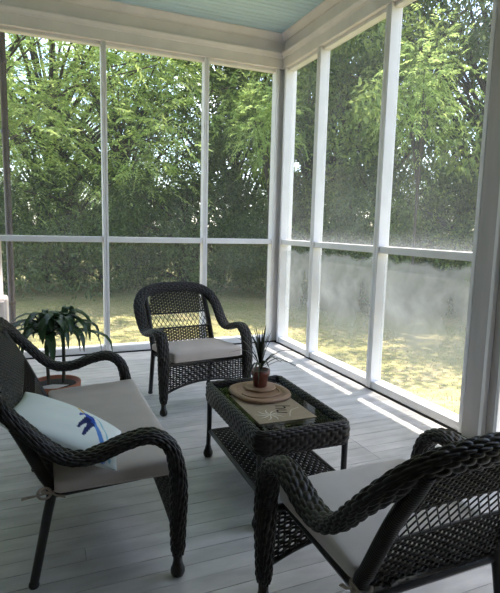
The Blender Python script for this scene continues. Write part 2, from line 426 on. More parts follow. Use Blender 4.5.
    # front legs: slim stem under the wicker post and a turned foot
    for s in (-1, 1):
        lg = MB(); lg.tube([(s * ax, 0, .04), (s * ax, 0, .16)], .019, 12)
        o = obj('leg', lg, M_frame, root, True)
        ft = MB(); ft.lathe([(.0, .0), (.016, .0), (.024, .006), (.029, .020), (.028, .034), (.022, .048), (.019, .062), (.0, .064)], 16, (s * ax, 0, 0))
        obj('foot', ft, M_wicker, o, True)
    # seat frame and deck
    mb = MB()
    for s in (-1, 1): mb.tube([(s * px, .0, .385), (s * px, .455, .365)], .017, 8)
    mb.tube([(-ax, .0, .375), (ax, .0, .375)], .016, 8); mb.tube([(-px, .455, .365), (px, .455, .365)], .014, 8)
    obj('seat_frame', mb, M_wicker, root, True)
    mb = weave(lambda u, v: ((-px + 2 * px * u, .02 + .43 * v, .372), (0, 0, 1)), 30, round(2 * px / .04), .005, .004, .003)
    obj('seat_deck', mb, M_wicker, root, True)
    # front apron with an arched lower edge
    def apron(u, v):
        x = -ax + .03 + 2 * (ax - .03) * u; q = abs(2 * u - 1)
        zb = .228 - .060 * q ** 2.2
        return (x, .004, zb + (.372 - zb) * v), (0, -1, 0)
    ap = obj('front_apron', weave(apron, 13, round(2 * ax / .026), .0052, .0045, .0042), M_wicker, root, True)
    mb = MB(); mb.tube([apron(u, 0)[0] for u in np.linspace(0, 1, 25)], .0095, 8); obj('apron_edge', mb, M_wicker, ap, True)

def rounded_box(w, d, h, r, nx=22, ny=16, nz=5, puff=.012, seed=0):
    """cushion block centred in x/y, resting on z=0"""
    ph = np.random.default_rng(seed).uniform(0, 6.28, 8)
    def surf(x, y, z):
        q = np.array([x * w / 2, y * d / 2, (z * .5 + .5) * h]); inner = np.array([np.clip(q[0], -w / 2 + r, w / 2 - r), np.clip(q[1], -d / 2 + r, d / 2 - r), np.clip(q[2], r, h - r)])
        k = q - inner; l = np.linalg.norm(k); q = inner + k / l * r if l > 1e-9 else inner
        if z > -.5:
            b = max(0, 1 - abs(x) ** 3) * max(0, 1 - abs(y) ** 3)
            q[2] *= 1 - .16 * (y + 1)
            q[2] += (puff * b + .0022 * math.sin(9 * x + ph[0] + 3 * y) * math.sin(7 * y + ph[1])) * (z * .5 + .5)
        return q
    mb = MB()
    X = np.sin(np.linspace(-1, 1, nx) * PI / 2); Y = np.sin(np.linspace(-1, 1, ny) * PI / 2); Z = np.sin(np.linspace(-1, 1, nz + 4) * PI / 2)
    for z in (-1, 1):
        G = [[surf(x, y, z) for y in Y] for x in X]; mb.grid(G if z > 0 else G[::-1])
    for x in (-1, 1):
        G = [[surf(x, y, z) for z in Z] for y in Y]; mb.grid(G if x > 0 else G[::-1])
    for y in (-1, 1):
        G = [[surf(x, y, z) for z in Z] for x in X]; mb.grid(G[::-1] if y > 0 else G)
    return mb
def cushion(label, root_loc, rotz, w, mat, sx=1, seed=0):
    """seat cushion lying on the seat deck, with piping and a bow of ribbon at a rear corner"""
    t = thing('seat_cushion', label, 'cushion', root_loc, rotz, 'seat cushions of the wicker set')
    d, h = .480, .078
    o = obj('pad', rounded_box(w, d, h, .022, seed=seed), mat, t, True); o.location = (0, .206, .388)
    mb = MB()
    for z in (.012,):
        c = .022; xs, ys = w / 2 - .003, d / 2 - .003; pts = []
        for cx, cy, a0 in ((xs - c, ys - c, 0), (-xs + c, ys - c, 90), (-xs + c, -ys + c, 180), (xs - c, -ys + c, 270)):
            for a in np.linspace(a0, a0 + 90, 7): pts.append((cx + c * math.cos(math.radians(a)), .206 + cy + c * math.sin(math.radians(a)), .388 + z))
        mb.tube(pts, .0032, 6, closed=True)
    obj('piping', mb, mat, t, True)
    return t
def bow(parent, p, s=1, hang=0):
    """ribbon knotted round a rear post at p: a wrap, one loop and loose ends"""
    mb = MB(); p = np.array(p, float)
    ring = [p + np.array((.026 * math.cos(a), .026 * math.sin(a), -.004 * math.sin(a))) for a in np.linspace(0, 2 * PI, 17)[:-1]]
    mb.tube(ring, .010, 6, flat=.35, closed=True)
    k = p + np.array((s * .028, .0, 0))
    loop = [k + np.array((s * .012 * math.sin(t), .045 * math.sin(t / 2) ** 2 + .0, .028 * math.sin(t))) for t in np.linspace(0, 2 * PI, 15)]
    mb.tube(loop, .006, 6, flat=.4)
    if hang: mb.tube([k, k + np.array((s * .01, .01, -.05)), k + np.array((s * .012, .012, -.15))], .011, 6, flat=.3)
    else: mb.tube([k, k + np.array((s * .006, .045, .000)), k + np.array((s * .004, .10, -.006))], [.005, .006, .0085], 6, flat=.4)
    mb.tube([k, k + np.array((s * .006, -.02, -.012)), k + np.array((s * .004, -.05, -.022))], [.005, .006, .008], 6, flat=.4)
    return obj('tie_ribbon', mb, M_tie, parent, True)

CH_W, LS_W = .815, 1.37
LOC_BC, ROT_BC = (-1.490, -1.925, 0), math.radians(7.5)
LOC_LS, ROT_LS = (-2.172, -3.045, 0), math.radians(90)
LOC_RC, ROT_RC = (-1.575, -3.94, 0), math.radians(180.5)
bc = thing('wicker_armchair', 'dark brown wicker armchair facing us by the screened back wall', 'chair', LOC_BC, ROT_BC, 'wicker armchairs'); make_seat(bc, CH_W, 0)
rc = dup(bc, LOC_RC, ROT_RC, 'dark brown wicker armchair seen from behind, cut off at the bottom right corner')
ls = thing('wicker_loveseat', 'long dark brown wicker loveseat beside the floor plant, holding the bird pillow', 'loveseat', LOC_LS, ROT_LS); make_seat(ls, LS_W, 0)
cb = cushion('taupe seat cushion on the armchair by the back wall', LOC_BC, ROT_BC, CH_W - .245, M_cush, seed=1)
cr = cushion('pale grey seat cushion on the armchair seen from behind', LOC_RC, ROT_RC, CH_W - .245, M_cush2, seed=2)
cl = cushion('long taupe seat cushion on the loveseat under the bird pillow', LOC_LS, ROT_LS, LS_W - .245, M_cush, seed=3)
bow(cl, (-(LS_W / 2 - .190), .458, .385), -1); bow(cr, (CH_W / 2 - .143, .458, .385), 1, 1)

# ------------------------------------------------------------------ throw pillow with a blue bird print
def make_pillow():
    """dense square pillow in x/y, thickness z; the print is drawn per vertex"""
    n = 120; S = .225; mb = MB(); U = np.linspace(-1, 1, n)
    X, Y = np.meshgrid(U, U, indexing='ij')
    pinch = 1 - .07 * (1 - np.abs(X) ** 2) * np.abs(Y) ** 6 ; pinch2 = 1 - .07 * (1 - np.abs(Y) ** 2) * np.abs(X) ** 6
    T = .058 * (np.clip(1 - X ** 2, 0, 1) * np.clip(1 - Y ** 2, 0, 1)) ** .42
    T += .003 * np.sin(11 * X + 4 * Y) * (1 - X ** 2) * (1 - Y ** 2)
    for s in (1, -1):
        G = np.stack([X * S * pinch2, Y * S * pinch, s * T + .0], -1)
        mb.grid(G if s > 0 else G[::-1])
    me = mb.mesh('pillow')
    at = me.color_attributes.new('print', 'FLOAT_COLOR', 'POINT')
    base = np.array([.74, .76, .72, 1.]); cols = np.tile(base, (2 * n * n, 1))
    x, y = X.ravel(), Y.ravel()
    def stroke(pts, w0, w1, c):
        P, _ = spline([(a, b_, 0) for a, b_ in pts], 60)
        for i in range(60):
            t = i / 59; w = w0 + (w1 - w0) * t
            m = (x - P[i, 0]) ** 2 + (y - P[i, 1]) ** 2 < w * w
            cols[:n * n][m] = (*c, 1)
    blue, deep, navy, gold, aqua = (.10, .24, .60), (.025, .07, .36), (.012, .02, .10), (.62, .42, .10), (.28, .50, .58)
    Q = PRINT
    for pts, w0, w1, cname in Q: stroke(pts, w0, w1, dict(blue=blue, deep=deep, navy=navy, gold=gold, aqua=aqua, olive=(.25, .22, .05))[cname])
    at.data.foreach_set('color', cols.ravel().tolist())
    return me
# print strokes in pillow coordinates: x across (-1 near edge .. 1 far edge), y from bottom edge (-1) to top edge (1)
PRINT = [([(1.0, .52), (.86, .40), (.70, .34)], .06, .04, 'aqua'), ([(1.0, .40), (.82, .12), (.52, -.12), (.28, -.26)], .045, .03, 'gold'), ([(1.0, .36), (.90, .26)], .06, .06, 'olive'),
         ([(.46, -.20), (.10, -.38), (-.24, -.50), (-.55, -.62), (-.97, -.72)], .05, .05, 'blue'), ([(.36, -.24), (.16, -.30), (-.08, -.34)], .10, .08, 'deep'),
         ([(.10, -.26), (-.15, -.20), (-.45, -.15)], .07, .025, 'navy'), ([(-.02, -.34), (-.3, -.31), (-.60, -.28)], .07, .025, 'navy'), ([(.30, -.14), (.12, -.10)], .05, .02, 'deep'),
         ([(.55, -.34), (.10, -.56), (-.40, -.72), (-.95, -.84)], .02, .025, 'aqua')]
m_p, nt, bs, out = newmat('printed_pillow_fabric'); ca = nt.nodes.new('ShaderNodeVertexColor'); ca.layer_name = 'print'
nt.links.new(ca.outputs['Color'], bs.inputs['Base Color']); bs.inputs['Roughness'].default_value = .85; bs.inputs['Specular IOR Level'].default_value = .2
pil = obj('throw_pillow', make_pillow(), m_p, None, True)
tag(pil, 'white throw pillow with a blue bird print lying on the loveseat', 'pillow')
# lies against the back of the loveseat: bottom edge low and forward, top edge up on the backrest
p_b, p_t = np.array((-2.425, -3.44, .508)), np.array((-2.70, -3.44, .648))
yv = (p_t - p_b) / np.linalg.norm(p_t - p_b); xv = np.array((0, 1., 0)); ra = math.radians(12); xv, yv = xv * math.cos(ra) - yv * math.sin(ra), yv * math.cos(ra) + xv * math.sin(ra); zv = np.cross(xv, yv)
if zv[2] < 0: zv = -zv
cen = (p_b + p_t) / 2
pil.matrix_world = Matrix(((xv[0], yv[0], zv[0], cen[0]), (xv[1], yv[1], zv[1], cen[1]), (xv[2], yv[2], zv[2], cen[2]), (0, 0, 0, 1)))

# ------------------------------------------------------------------ coffee table
TB = (-1.512, -3.105, 0); TR = math.radians(-1.0); tw, tl = .505, .83
tb = thing('wicker_coffee_table', 'dark brown wicker coffee table with a glass top', 'table', TB, TR)
def rrect(w, l, r, z, n=7):
    pts = []
    for cx, cy, a0 in ((w / 2 - r, l / 2 - r, 0), (-w / 2 + r, l / 2 - r, 90), (-w / 2 + r, -l / 2 + r, 180), (w / 2 - r, -l / 2 + r, 270)):
        for a in np.linspace(a0, a0 + 90, n): pts.append((cx + r * math.cos(math.radians(a)), cy + r * math.sin(math.radians(a)), z))
    out = []
    for p, q in zip(pts, pts[1:] + pts[:1]):
        k = max(1, int(np.linalg.norm(np.subtract(q, p)) / .02))
        out += [np.add(p, np.subtract(q, p) * i / k) for i in range(k)]
    return np.array(out)
R0 = rrect(tw - .044, tl - .044, .03, .408)
Nn = R0 - np.array([0, 0, .408]); T = np.roll(R0, -1, 0) - np.roll(R0, 1, 0)
Nn = np.cross(T, [0, 0, 1]); Nn /= np.linalg.norm(Nn, axis=1)[:, None]
obj('woven_apron', wicker_band(R0, Nn, .060, .024, 20, .046, .0062, closed=True, sub=8), M_wicker, tb, True)
b = MB(); b.box(-tw / 2 + .052, tw / 2 - .052, -tl / 2 + .052, tl / 2 - .052, .440, .446)
m_g, nt, bs, out = newmat('table_glass'); nt.nodes.remove(bs)
t1 = nt.nodes.new('ShaderNodeBsdfTransparent'); t1.inputs[0].default_value = (.86, .92, .90, 1); g1 = nt.nodes.new('ShaderNodeBsdfGlossy'); g1.inputs['Roughness'].default_value = .02
fr = nt.nodes.new('ShaderNodeFresnel'); fr.inputs[0].default_value = 1.25; mx = nt.nodes.new('ShaderNodeMixShader')
nt.links.new(fr.outputs[0], mx.inputs[0]); nt.links.new(t1.outputs[0], mx.inputs[1]); nt.links.new(g1.outputs[0], mx.inputs[2]); nt.links.new(mx.outputs[0], out.inputs['Surface'])
obj('glass_top', b, m_g, tb)['label'] = 'clear glass table top'
b = MB()
for s in (-1, 1):
    b.box(s * (tw / 2 - .072) - .008, s * (tw / 2 - .072) + .008, -tl / 2 + .04, tl / 2 - .04, .425, .4395)
    b.box(-tw / 2 + .04, tw / 2 - .04, s * (tl / 2 - .072) - .008, s * (tl / 2 - .072) + .008, .425, .4395)
obj('top_frame', b, M_frame, tb)
for sx in (-1, 1):
    for sy in (-1, 1):
        x, yy = sx * (tw / 2 - .028), sy * (tl / 2 - .028)
        lg = MB(); lg.tube([(x, yy, .36), (x, yy, .20), (x + sx * .004, yy + sy * .004, .05)], [.0155, .0145, .0135], 12)
        o = obj('leg', lg, M_frame, tb, True)
        ft = MB(); ft.lathe([(.0, .0), (.015, .0), (.024, .006), (.029, .020), (.028, .034), (.021, .052), (.0145, .078), (.0, .08)], 16, (x + sx * .004, yy + sy * .004, 0))
        obj('foot', ft, M_wicker, o, True)
hw, hl = tw / 2 - .030, tl / 2 - .030
sh = weave(lambda u, v: ((-hw + 2 * hw * u, -hl + 2 * hl * v, .165), (0, 0, 1)), 66, 24, .0052, .0042, .0040)
so = obj('lower_shelf', sh, M_wicker, tb, True)
mb = MB(); mb.tube(rrect(2 * hw, 2 * hl, .01, .165), .011, 8, closed=True); obj('shelf_frame', mb, M_frame, so, True)

# things on the table (table space -> world)
def tw_(x, y, z):
    c, s = math.cos(TR), math.sin(TR); return (TB[0] + c * x - s * y, TB[1] + s * x + c * y, z)
ZG = .446
pm = thing('placemat', 'tan placemat with faint leaf print on the glass beneath the wooden tray', 'placemat', tw_(-.020, -.06, ZG), TR)
b = MB(); b.box(-.155, .155, -.20, .235, .0, .0022); obj('mat', b, M_mat, pm)
b = MB()
for k in range(9):
    a = math.radians(-160 + 40 * k); c0 = np.array((-.06, -.105, .0026)); q = c0 + np.array((math.cos(a), math.sin(a), 0)) * .075
    mid = c0 + np.array((math.cos(a + .25), math.sin(a + .25), 0)) * .045
    b.tube(spline([c0, mid, q], 10)[0], np.interp(np.linspace(0, 1, 10), [0, .4, 1], [.001, .0045, .0008]), 5, flat=.2)
b.tube(spline([(.03, -.15, .0026), (.07, -.08, .0026), (.13, -.05, .0026)], 14)[0], .002, 5, flat=.2)
obj('leaf_print', b, M_pale, pm)
fc = bpy.data.curves.new('dark_marks', 'FONT'); fc.body = 'hu'; fc.size = .12  # dark letter-shaped marks laid on the placemat
fo = bpy.data.objects.new('dark_marks_source', fc); C.objects.link(fo)
bpy.context.view_layer.update()
fm = bpy.data.meshes.new_from_object(fo.evaluated_get(bpy.context.evaluated_depsgraph_get())); bpy.data.objects.remove(fo)
fo = obj('dark_marks', fm, M_mark, pm); fo.location = (.02, .015, .0032); fo.rotation_euler = (0, 0, math.radians(-108))

tray = thing('wooden_tray', 'round-cornered tan wooden tray on the coffee table under the small pot', 'tray', tw_(-.003, .155, ZG + .0024), TR + math.radians(8))
def sq(r, e, n=56):
    th = np.linspace(0, 2 * PI, n, endpoint=False); c, s = np.cos(th), np.sin(th)
    return np.stack([r * np.sign(c) * np.abs(c) ** e, r * np.sign(s) * np.abs(s) ** e], 1)
def slab(prof, e, mb=None, c=(0, 0), sy=1.0):
    mb = mb or MB(); G = []
    for r, z in prof:
        q = sq(r, e); G.append(np.stack([q[:, 0] + c[0], q[:, 1] * sy + c[1], np.full(len(q), z)], 1))
    mb.grid(np.array(G), cv=True); return mb
obj('tray_base', slab([(0, .0), (.14, .0), (.158, .004), (.162, .011), (.158, .019), (.148, .022), (.130, .022), (.124, .016), (.118, .0125), (0, .0125)], .80, sy=1.12), M_wood, tray, True)
mb = MB(); arc = [(.112 * math.cos(a), .105 * math.sin(a) - .01, .0145) for a in np.linspace(math.radians(-185), math.radians(5), 30)]
mb.tube(arc, .005, 6); obj('carved_ridge', mb, M_wood, tray, True)
mb = MB(); mb.lathe([(0, .0), (.088, .0), (.092, .004), (.09, .010), (.084, .012), (0, .012)], 40, (.036, .055, .0125)); obj('pot_rest', mb, M_wood, tray, True)

def blade(mb, pts, w, n=9, fold=.25, cup=0):
    """one tapering leaf along pts (control points), width w"""
    P, _ = spline(pts, n); T = np.gradient(P, axis=0); T /= np.linalg.norm(T, axis=1)[:, None]
    S = np.cross(T, [0, 0, 1.]); S /= np.linalg.norm(S, axis=1)[:, None] + 1e-9; Nn = np.cross(S, T)
    t = np.linspace(0, 1, n); ww = w * np.clip(np.sin(PI * (t * .93 + .05)) ** .8, .06, 1)
    G = np.stack([P - S * ww[:, None] / 2 + Nn * ww[:, None] * fold, P, P + S * ww[:, None] / 2 + Nn * ww[:, None] * fold], 1)
    mb.grid(G)
M_leafdark = leafmat('dark_dracaena_leaf', (.016, .040, .016), (.035, .075, .028), .22, .35)
M_leafspike = leafmat('spiky_dracaena_leaf', (.012, .018, .010), (.035, .040, .022), .15, .4)
# small spiky plant on the tray
tp = tw_(-.003, .155, 0); ang = TR + math.radians(8)
ppos = (tp[0] + .036 * math.cos(ang) - .055 * math.sin(ang), tp[1] + .036 * math.sin(ang) + .055 * math.cos(ang), ZG + .0024 + .0245)
sp = thing('potted_spiky_plant', 'small spiky-leaved plant in a reddish pot on the wooden tray', 'plant', ppos)
mb = MB(); mb.lathe([(0, 0), (.036, 0), (.039, .004), (.047, .068), (.054, .070), (.056, .074), (.056, .098), (.052, .100), (.048, .096), (.046, .085), (0, .085)], 32); obj('pot', mb, M_potred, sp, True)
mb = MB(); mb.lathe([(.0, .092), (.03, .0905), (.0475, .086)], 20); obj('soil', mb, M_soil, sp, True)
mb = MB(); R2 = random.Random(3)
for k in range(30):
    a = k * 2.39996 + R2.uniform(-.3, .3); el = R2.uniform(.15, 1.45) if k > 7 else R2.uniform(1.0, 1.5); Ln = R2.uniform(.19, .31)
    d = np.array((math.cos(a), math.sin(a), 0)); base = np.array((0, 0, .09 + .002 * (k % 15)))
    droop = (1.5 - el) * .075
    q1 = base + d * Ln * .45 * math.cos(el) + np.array((0, 0, Ln * .5 * math.sin(el) + .012)); q2 = base + d * Ln * math.cos(el) + np.array((0, 0, Ln * .95 * math.sin(el) - droop))
    blade(mb, [base, q1, q2], .0125, 9, .2)
obj('leaves', mb, M_leafspike, sp, True)
mb = MB(); mb.tube([(0, 0, .085), (.002, 0, .14)], .006, 8); obj('stem', mb, M_cane, sp, True)

# ------------------------------------------------------------------ big floor plant
fp = thing('potted_floor_plant', 'leafy green plant in a terracotta pot on the floor behind the loveseat', 'plant', (-2.555, -1.60, 0))
mb = MB(); mb.lathe([(0, 0), (.105, 0), (.110, .006), (.160, .165), (.173, .168), (.176, .175), (.180, .215), (.176, .222), (.166, .220), (.160, .20), (0, .20)], 36); obj('pot', mb, M_terra, fp, True)
mb = MB(); mb.lathe([(0, .206), (.06, .209), (.12, .203), (.161, .198)], 28); obj('soil', mb, M_soil, fp, True)
mb = MB(); mb.add([(-.11, -.10, .206), (.0, -.135, .207), (.09, -.07, .209), (-.02, -.03, .210), (-.10, -.05, .209)], [(0, 1, 2, 3, 4)]); obj('paper_scrap', mb, M_white, fp)['label'] = 'pale scrap lying on the soil'
R3 = random.Random(5)
for ci, (cx, cy, cz) in enumerate(((-.050, -.01, .60), (.060, .0, .60))):
    mb = MB(); mb.tube(spline([(cx * .9, cy, .19), (cx * 1.02, cy + .004, .36), (cx, cy, cz)], 12)[0], .0125, 10); obj('cane', mb, M_cane, fp, True)
    mb = MB(); nl = 24
    for k in range(nl):
        t = k / nl; a = k * 2.39996 + ci; zb = cz - .06 + .08 * t; el = .15 + 1.15 * t + R3.uniform(-.15, .15); Ln = R3.uniform(.28, .42) * (1 - .35 * t)
        d = np.array((math.cos(a), math.sin(a), 0)); p0 = np.array((cx, cy, zb)) + d * .008
        p1 = p0 + d * Ln * .42 * math.cos(el * .8) + np.array((0, 0, Ln * .42 * math.sin(el) + .035))
        p2 = p0 + d * Ln * (.55 + .32 * math.cos(el)) + np.array((0, 0, Ln * .36 * math.sin(el) - .005))
        p3 = p0 + d * Ln * (.62 + .36 * math.cos(el)) + np.array((0, 0, -.11 * (1.15 - t) + Ln * .16 * math.sin(el)))
        blade(mb, [p0, p1, p2, p3], R3.uniform(.044, .064), 11, .16)
    obj('foliage', mb, M_leafdark, fp, True)

# ------------------------------------------------------------------ outside, close to the porch
dp = thing('drain_pipe', 'dark brown vertical pipe outside the screen at the left edge', 'pipe', (-2.925, .60, -.7))
mb = MB(); mb.tube([(0, 0, 0), (0, 0, 4.5)], .034, 14); obj('pipe', mb, M_pipe, dp, True)
for z in (1.2, 3.02, 3.72):
    mb = MB(); mb.tube([(0, 0, z - .02), (0, 0, z + .02)], .043, 14); mb.box(-.02, .02, -.06, .0, z - .012, z + .012); obj('bracket', mb, M_pipe, dp)
ub = thing('utility_cabinet', 'pale boxy utility cabinet standing outside the screen at the left edge', 'cabinet', (-3.15, .40, -.7))
mb = MB(); mb.box(-.2, .195, -.10, .14, .0, 1.30); obj('cabinet_body', mb, M_white, ub, bevel=.03)
mb = MB(); mb.box(-.17, .165, -.112, -.10, .55, 1.26); obj('cabinet_door', mb, M_white, ub, bevel=.006)
mb = MB(); mb.tube([(-.0, .0, 1.28), (0, 0, 1.93)], .155, 20); obj('riser', mb, M_white, ub, True)

# ------------------------------------------------------------------ yard
GZ = -.70
n = 90; gx = np.linspace(-60, 90, n); gy = np.linspace(-40, 110, n); X, Y = np.meshgrid(gx, gy, indexing='ij')
Zg = GZ + .05 * np.sin(X * .31) * np.cos(Y * .27) * np.clip((np.hypot(X, Y) - 6) / 10, 0, 1)
b = MB(); b.grid(np.stack([X, Y, Zg], -1))
m_l, nt, bs, out = newmat('dry_lawn'); N_, L_ = nt.nodes, nt.links
tc = N_.new('ShaderNodeTexCoord'); n1 = N_.new('ShaderNodeTexNoise'); n1.inputs['Scale'].default_value = .55; n1.inputs['Detail'].default_value = 9; n1.inputs['Roughness'].default_value = .7
L_.new(tc.outputs['Object'], n1.inputs['Vector'])
cr_ = N_.new('ShaderNodeValToRGB'); cr_.color_ramp.elements[0].position = .34; cr_.color_ramp.elements[0].color = (.22, .20, .085, 1); cr_.color_ramp.elements[1].position = .62; cr_.color_ramp.elements[1].color = (.46, .36, .20, 1)
q = cr_.color_ramp.elements.new(.48); q.color = (.30, .275, .115, 1)
n2 = N_.new('ShaderNodeTexNoise'); n2.inputs['Scale'].default_value = 9; n2.inputs['Detail'].default_value = 8; L_.new(tc.outputs['Object'], n2.inputs['Vector'])
ad = N_.new('ShaderNodeMix'); ad.data_type = 'FLOAT'; ad.inputs[0].default_value = .42; L_.new(n1.outputs['Fac'], ad.inputs[2]); L_.new(n2.outputs['Fac'], ad.inputs[3])
L_.new(ad.outputs[0], cr_.inputs['Fac']); L_.new(cr_.outputs['Color'], bs.inputs['Base Color']); bs.inputs['Roughness'].default_value = .95; bs.inputs['Specular IOR Level'].default_value = .1
bm_ = N_.new('ShaderNodeBump'); bm_.inputs['Strength'].default_value = .25; bm_.inputs['Distance'].default_value = .05; L_.new(n2.outputs['Fac'], bm_.inputs['Height']); L_.new(bm_.outputs['Normal'], bs.inputs['Normal'])
struct('lawn', b, m_l, smooth=True)
M_blade = leafmat('grass_blade', (.27, .25, .11), (.48, .38, .21), .5, .7, .1)
nb = 30000; th = np.radians(rng.uniform(-16, 62, nb)); rr = np.sqrt(rng.uniform(4.5 ** 2, 15 ** 2, nb))
bx_, by_ = CAM[0] + rr * np.sin(th), CAM[1] + rr * np.cos(th)
keep = ((by_ > .5) | (bx_ > .5)) & ((by_ > .2) | (bx_ > .4)); bx_, by_ = bx_[keep], by_[keep]; nb = len(bx_)
a = rng.uniform(0, 2 * PI, nb); h = rng.uniform(.02, .045, nb); lean = rng.uniform(0, .05, nb); w = .008
V = np.zeros((nb, 3, 3)); V[:, 0] = np.stack([bx_ - w * np.sin(a), by_ + w * np.cos(a), np.full(nb, GZ - .01)], 1); V[:, 1] = np.stack([bx_ + w * np.sin(a), by_ - w * np.cos(a), np.full(nb, GZ - .01)], 1)
V[:, 2] = np.stack([bx_ + lean * np.cos(a), by_ + lean * np.sin(a), GZ + h], 1)
b = MB(); b.add(V.reshape(-1, 3), np.arange(nb * 3).reshape(-1, 3).tolist())
tag(obj('grass', b, M_blade), 'short dry grass growing across the lawn', 'grass', kind='stuff')

# ------------------------------------------------------------------ trees
def leaf_quads(P, D, U, Ln, Wd):
    """rhombic leaves: base points P, axes D, normals U -> vertices"""
    S = np.cross(D, U); S /= np.linalg.norm(S, axis=1)[:, None] + 1e-9
    m_ = P + D * (Ln * .45)[:, None]; up = np.cross(S, D)
    return np.stack([P, m_ - S * (Wd / 2)[:, None] + up * (Wd * .12)[:, None], P + D * Ln[:, None] - np.array([0, 0, .12]) * Ln[:, None], m_ + S * (Wd / 2)[:, None] + up * (Wd * .12)[:, None]], 1)
def unit(a): return a / (np.linalg.norm(a, axis=1)[:, None] + 1e-9)
def tree_meshes(h, r, z0, nclump, nleaf, kind, seed, leafL, lean=0.):
    g = np.random.default_rng(seed)
    # clump centres fill an egg-shaped crown, denser towards the surface
    c = unit(g.normal(size=(nclump, 3))) * (g.uniform(.25, 1, nclump) ** .45)[:, None]
    hc = (h - z0) / 2; cc = np.stack([c[:, 0] * r, c[:, 1] * r, z0 + hc + c[:, 2] * hc], 1)
    cc[:, :2] *= np.clip(1.1 - .35 * np.clip(c[:, 2], 0, 1), .4, 1.2)[:, None]; cc += g.normal(size=cc.shape) * .25; cc[:, 1] -= lean
    # trunk, limbs and twigs
    tb_ = MB(); top = h * .82; wob = g.uniform(-.35, .35, 4)
    spine, _ = spline([(0, 0, -.1), (wob[0] * .4, wob[1] * .4 - lean * .12, z0 * .7), (wob[0], wob[1] - lean * .6, z0 + hc * .7), (wob[2], wob[3] - lean, top)], 24)
    tb_.tube(spine, np.linspace((.030 * h * .55 + .05) * min(1, r / 2.2), .02, 24), 9)
    for i in range(0, nclump, 2 if kind != 'pinnate' else 1):
        t = np.clip((cc[i, 2] - z0 * .4) / (h - z0 * .4) * .72, .15, .95); p0 = spine[int(t * 23)]
        md = p0 * .5 + cc[i] * .5 + np.array([0, 0, .12 * np.linalg.norm(cc[i] - p0)])
        tb_.tube(spline([p0, md, cc[i]], 7)[0], np.linspace(.055 if i % 5 else .09, .012, 7), 5, False)
    if kind == 'pinnate':                # compound leaves: leaflets in rows along drooping stalks
        nf = nleaf; ci = g.integers(0, nclump, nf); o = cc[ci] + g.normal(size=(nf, 3)) * np.array([.60, .60, .46])
        out = unit(o - cc[ci] + np.array([0, 0, .1]) + g.normal(size=(nf, 3)) * .5); out[:, 2] *= .8; out = unit(out)
        k = 11; Fl = g.uniform(.26, .44, nf); Vs = []
        sd = unit(np.cross(out, np.array([0, 0, 1.])))
        for j in range(k):
            t = (j // 2 + 1) / ((k + 1) / 2); s = 1 if j % 2 else -1
            P = o + out * (Fl * t)[:, None] + np.array([0, 0, -1.]) * (Fl * .38 * t * t)[:, None]
            D = unit(sd * s * (1 if j < k - 1 else 0) + out * (.45 if j < k - 1 else 1) + np.array([0, 0, -.28]) + g.normal(size=(nf, 3)) * .12)
            U = unit(np.array([0, 0, 1.]) + g.normal(size=(nf, 3)) * .25)
            Vs.append(leaf_quads(P, D, U, Fl * .40 * leafL, Fl * .15 * leafL))
        V = np.concatenate(Vs)
    else:
        ci = g.integers(0, nclump, nleaf); sz = np.array([.66, .66, .50])
        o = cc[ci] + unit(g.normal(size=(nleaf, 3))) * (g.uniform(.2, 1, nleaf) ** .5)[:, None] * sz * g.uniform(.7, 1.25, nclump)[ci][:, None]
        D = unit(o - cc[ci] + g.normal(size=(nleaf, 3)) * .5 + np.array([0, 0, -.25])); U = unit(np.array([0, 0, 1.]) + g.normal(size=(nleaf, 3)) * .55)
        Ln = g.uniform(.7, 1.3, nleaf) * leafL; V = leaf_quads(o, D, U, Ln, Ln * .52)
    fb = MB(); m = len(V); fb.add(V.reshape(-1, 3), np.arange(m * 4).reshape(-1, 4).tolist())
    return tb_.mesh('trunk'), fb.mesh('foliage')
L_bright = leafmat('sunny_walnut_leaf', (.19, .31, .085), (.46, .60, .23), .58, .5, .3)
L_mid = leafmat('mid_green_leaf', (.12, .19, .055), (.27, .36, .12), .55, .5, .3)
L_dark = leafmat('deep_green_leaf', (.05, .095, .035), (.15, .22, .08), .5, .5, .3)
L_far = leafmat('blue_green_leaf', (.065, .11, .055), (.18, .25, .11), .5, .5, .3)
PROTO = {}
def proto(key, *a):
    if key not in PROTO: PROTO[key] = tree_meshes(*a)
    return PROTO[key]
def grow(name, cat, label, phi, dist, key, mat, scale=1.0, rot=0., args=None, group=None, zs=1.0, trunk_name='trunk'):
    tm, fm_ = proto(key, *args)
    ph = math.radians(phi); loc = (CAM[0] + dist * math.sin(ph), CAM[1] + dist * math.cos(ph), GZ)
    t = thing(name, label, cat, loc, rot, group); t.scale = (scale, scale, scale * zs)
    o = bpy.data.objects.new(trunk_name, tm); C.objects.link(o); o.parent = t
    if not tm.materials: tm.materials.append(M_bark)
    tm.polygons.foreach_set('use_smooth', [True] * len(tm.polygons))
    o = bpy.data.objects.new('foliage', fm_); C.objects.link(o); o.parent = t
    if not fm_.materials: fm_.materials.append(None)
    o.material_slots[0].link = 'OBJECT'; o.material_slots[0].material = mat
    return t
PIN = (10.5, 4.6, 3.0, 54, 2300, 'pinnate', 21, 1.0, 3.2)
PIN2 = (8.5, 3.8, 2.8, 50, 2100, 'pinnate', 22, 1.0, 2.6)
PIN3 = (6.4, .85, 4.9, 11, 520, 'pinnate', 27, 1.0)
BRD = (12.0, 4.6, 2.6, 84, 22000, 'broad', 23, .13, 2.4)
BRD2 = (13.0, 4.2, 2.0, 84, 22000, 'broad', 24, .12, 2.0)
SHR = (3.0, 1.9, .1, 46, 14000, 'broad', 25, .085)
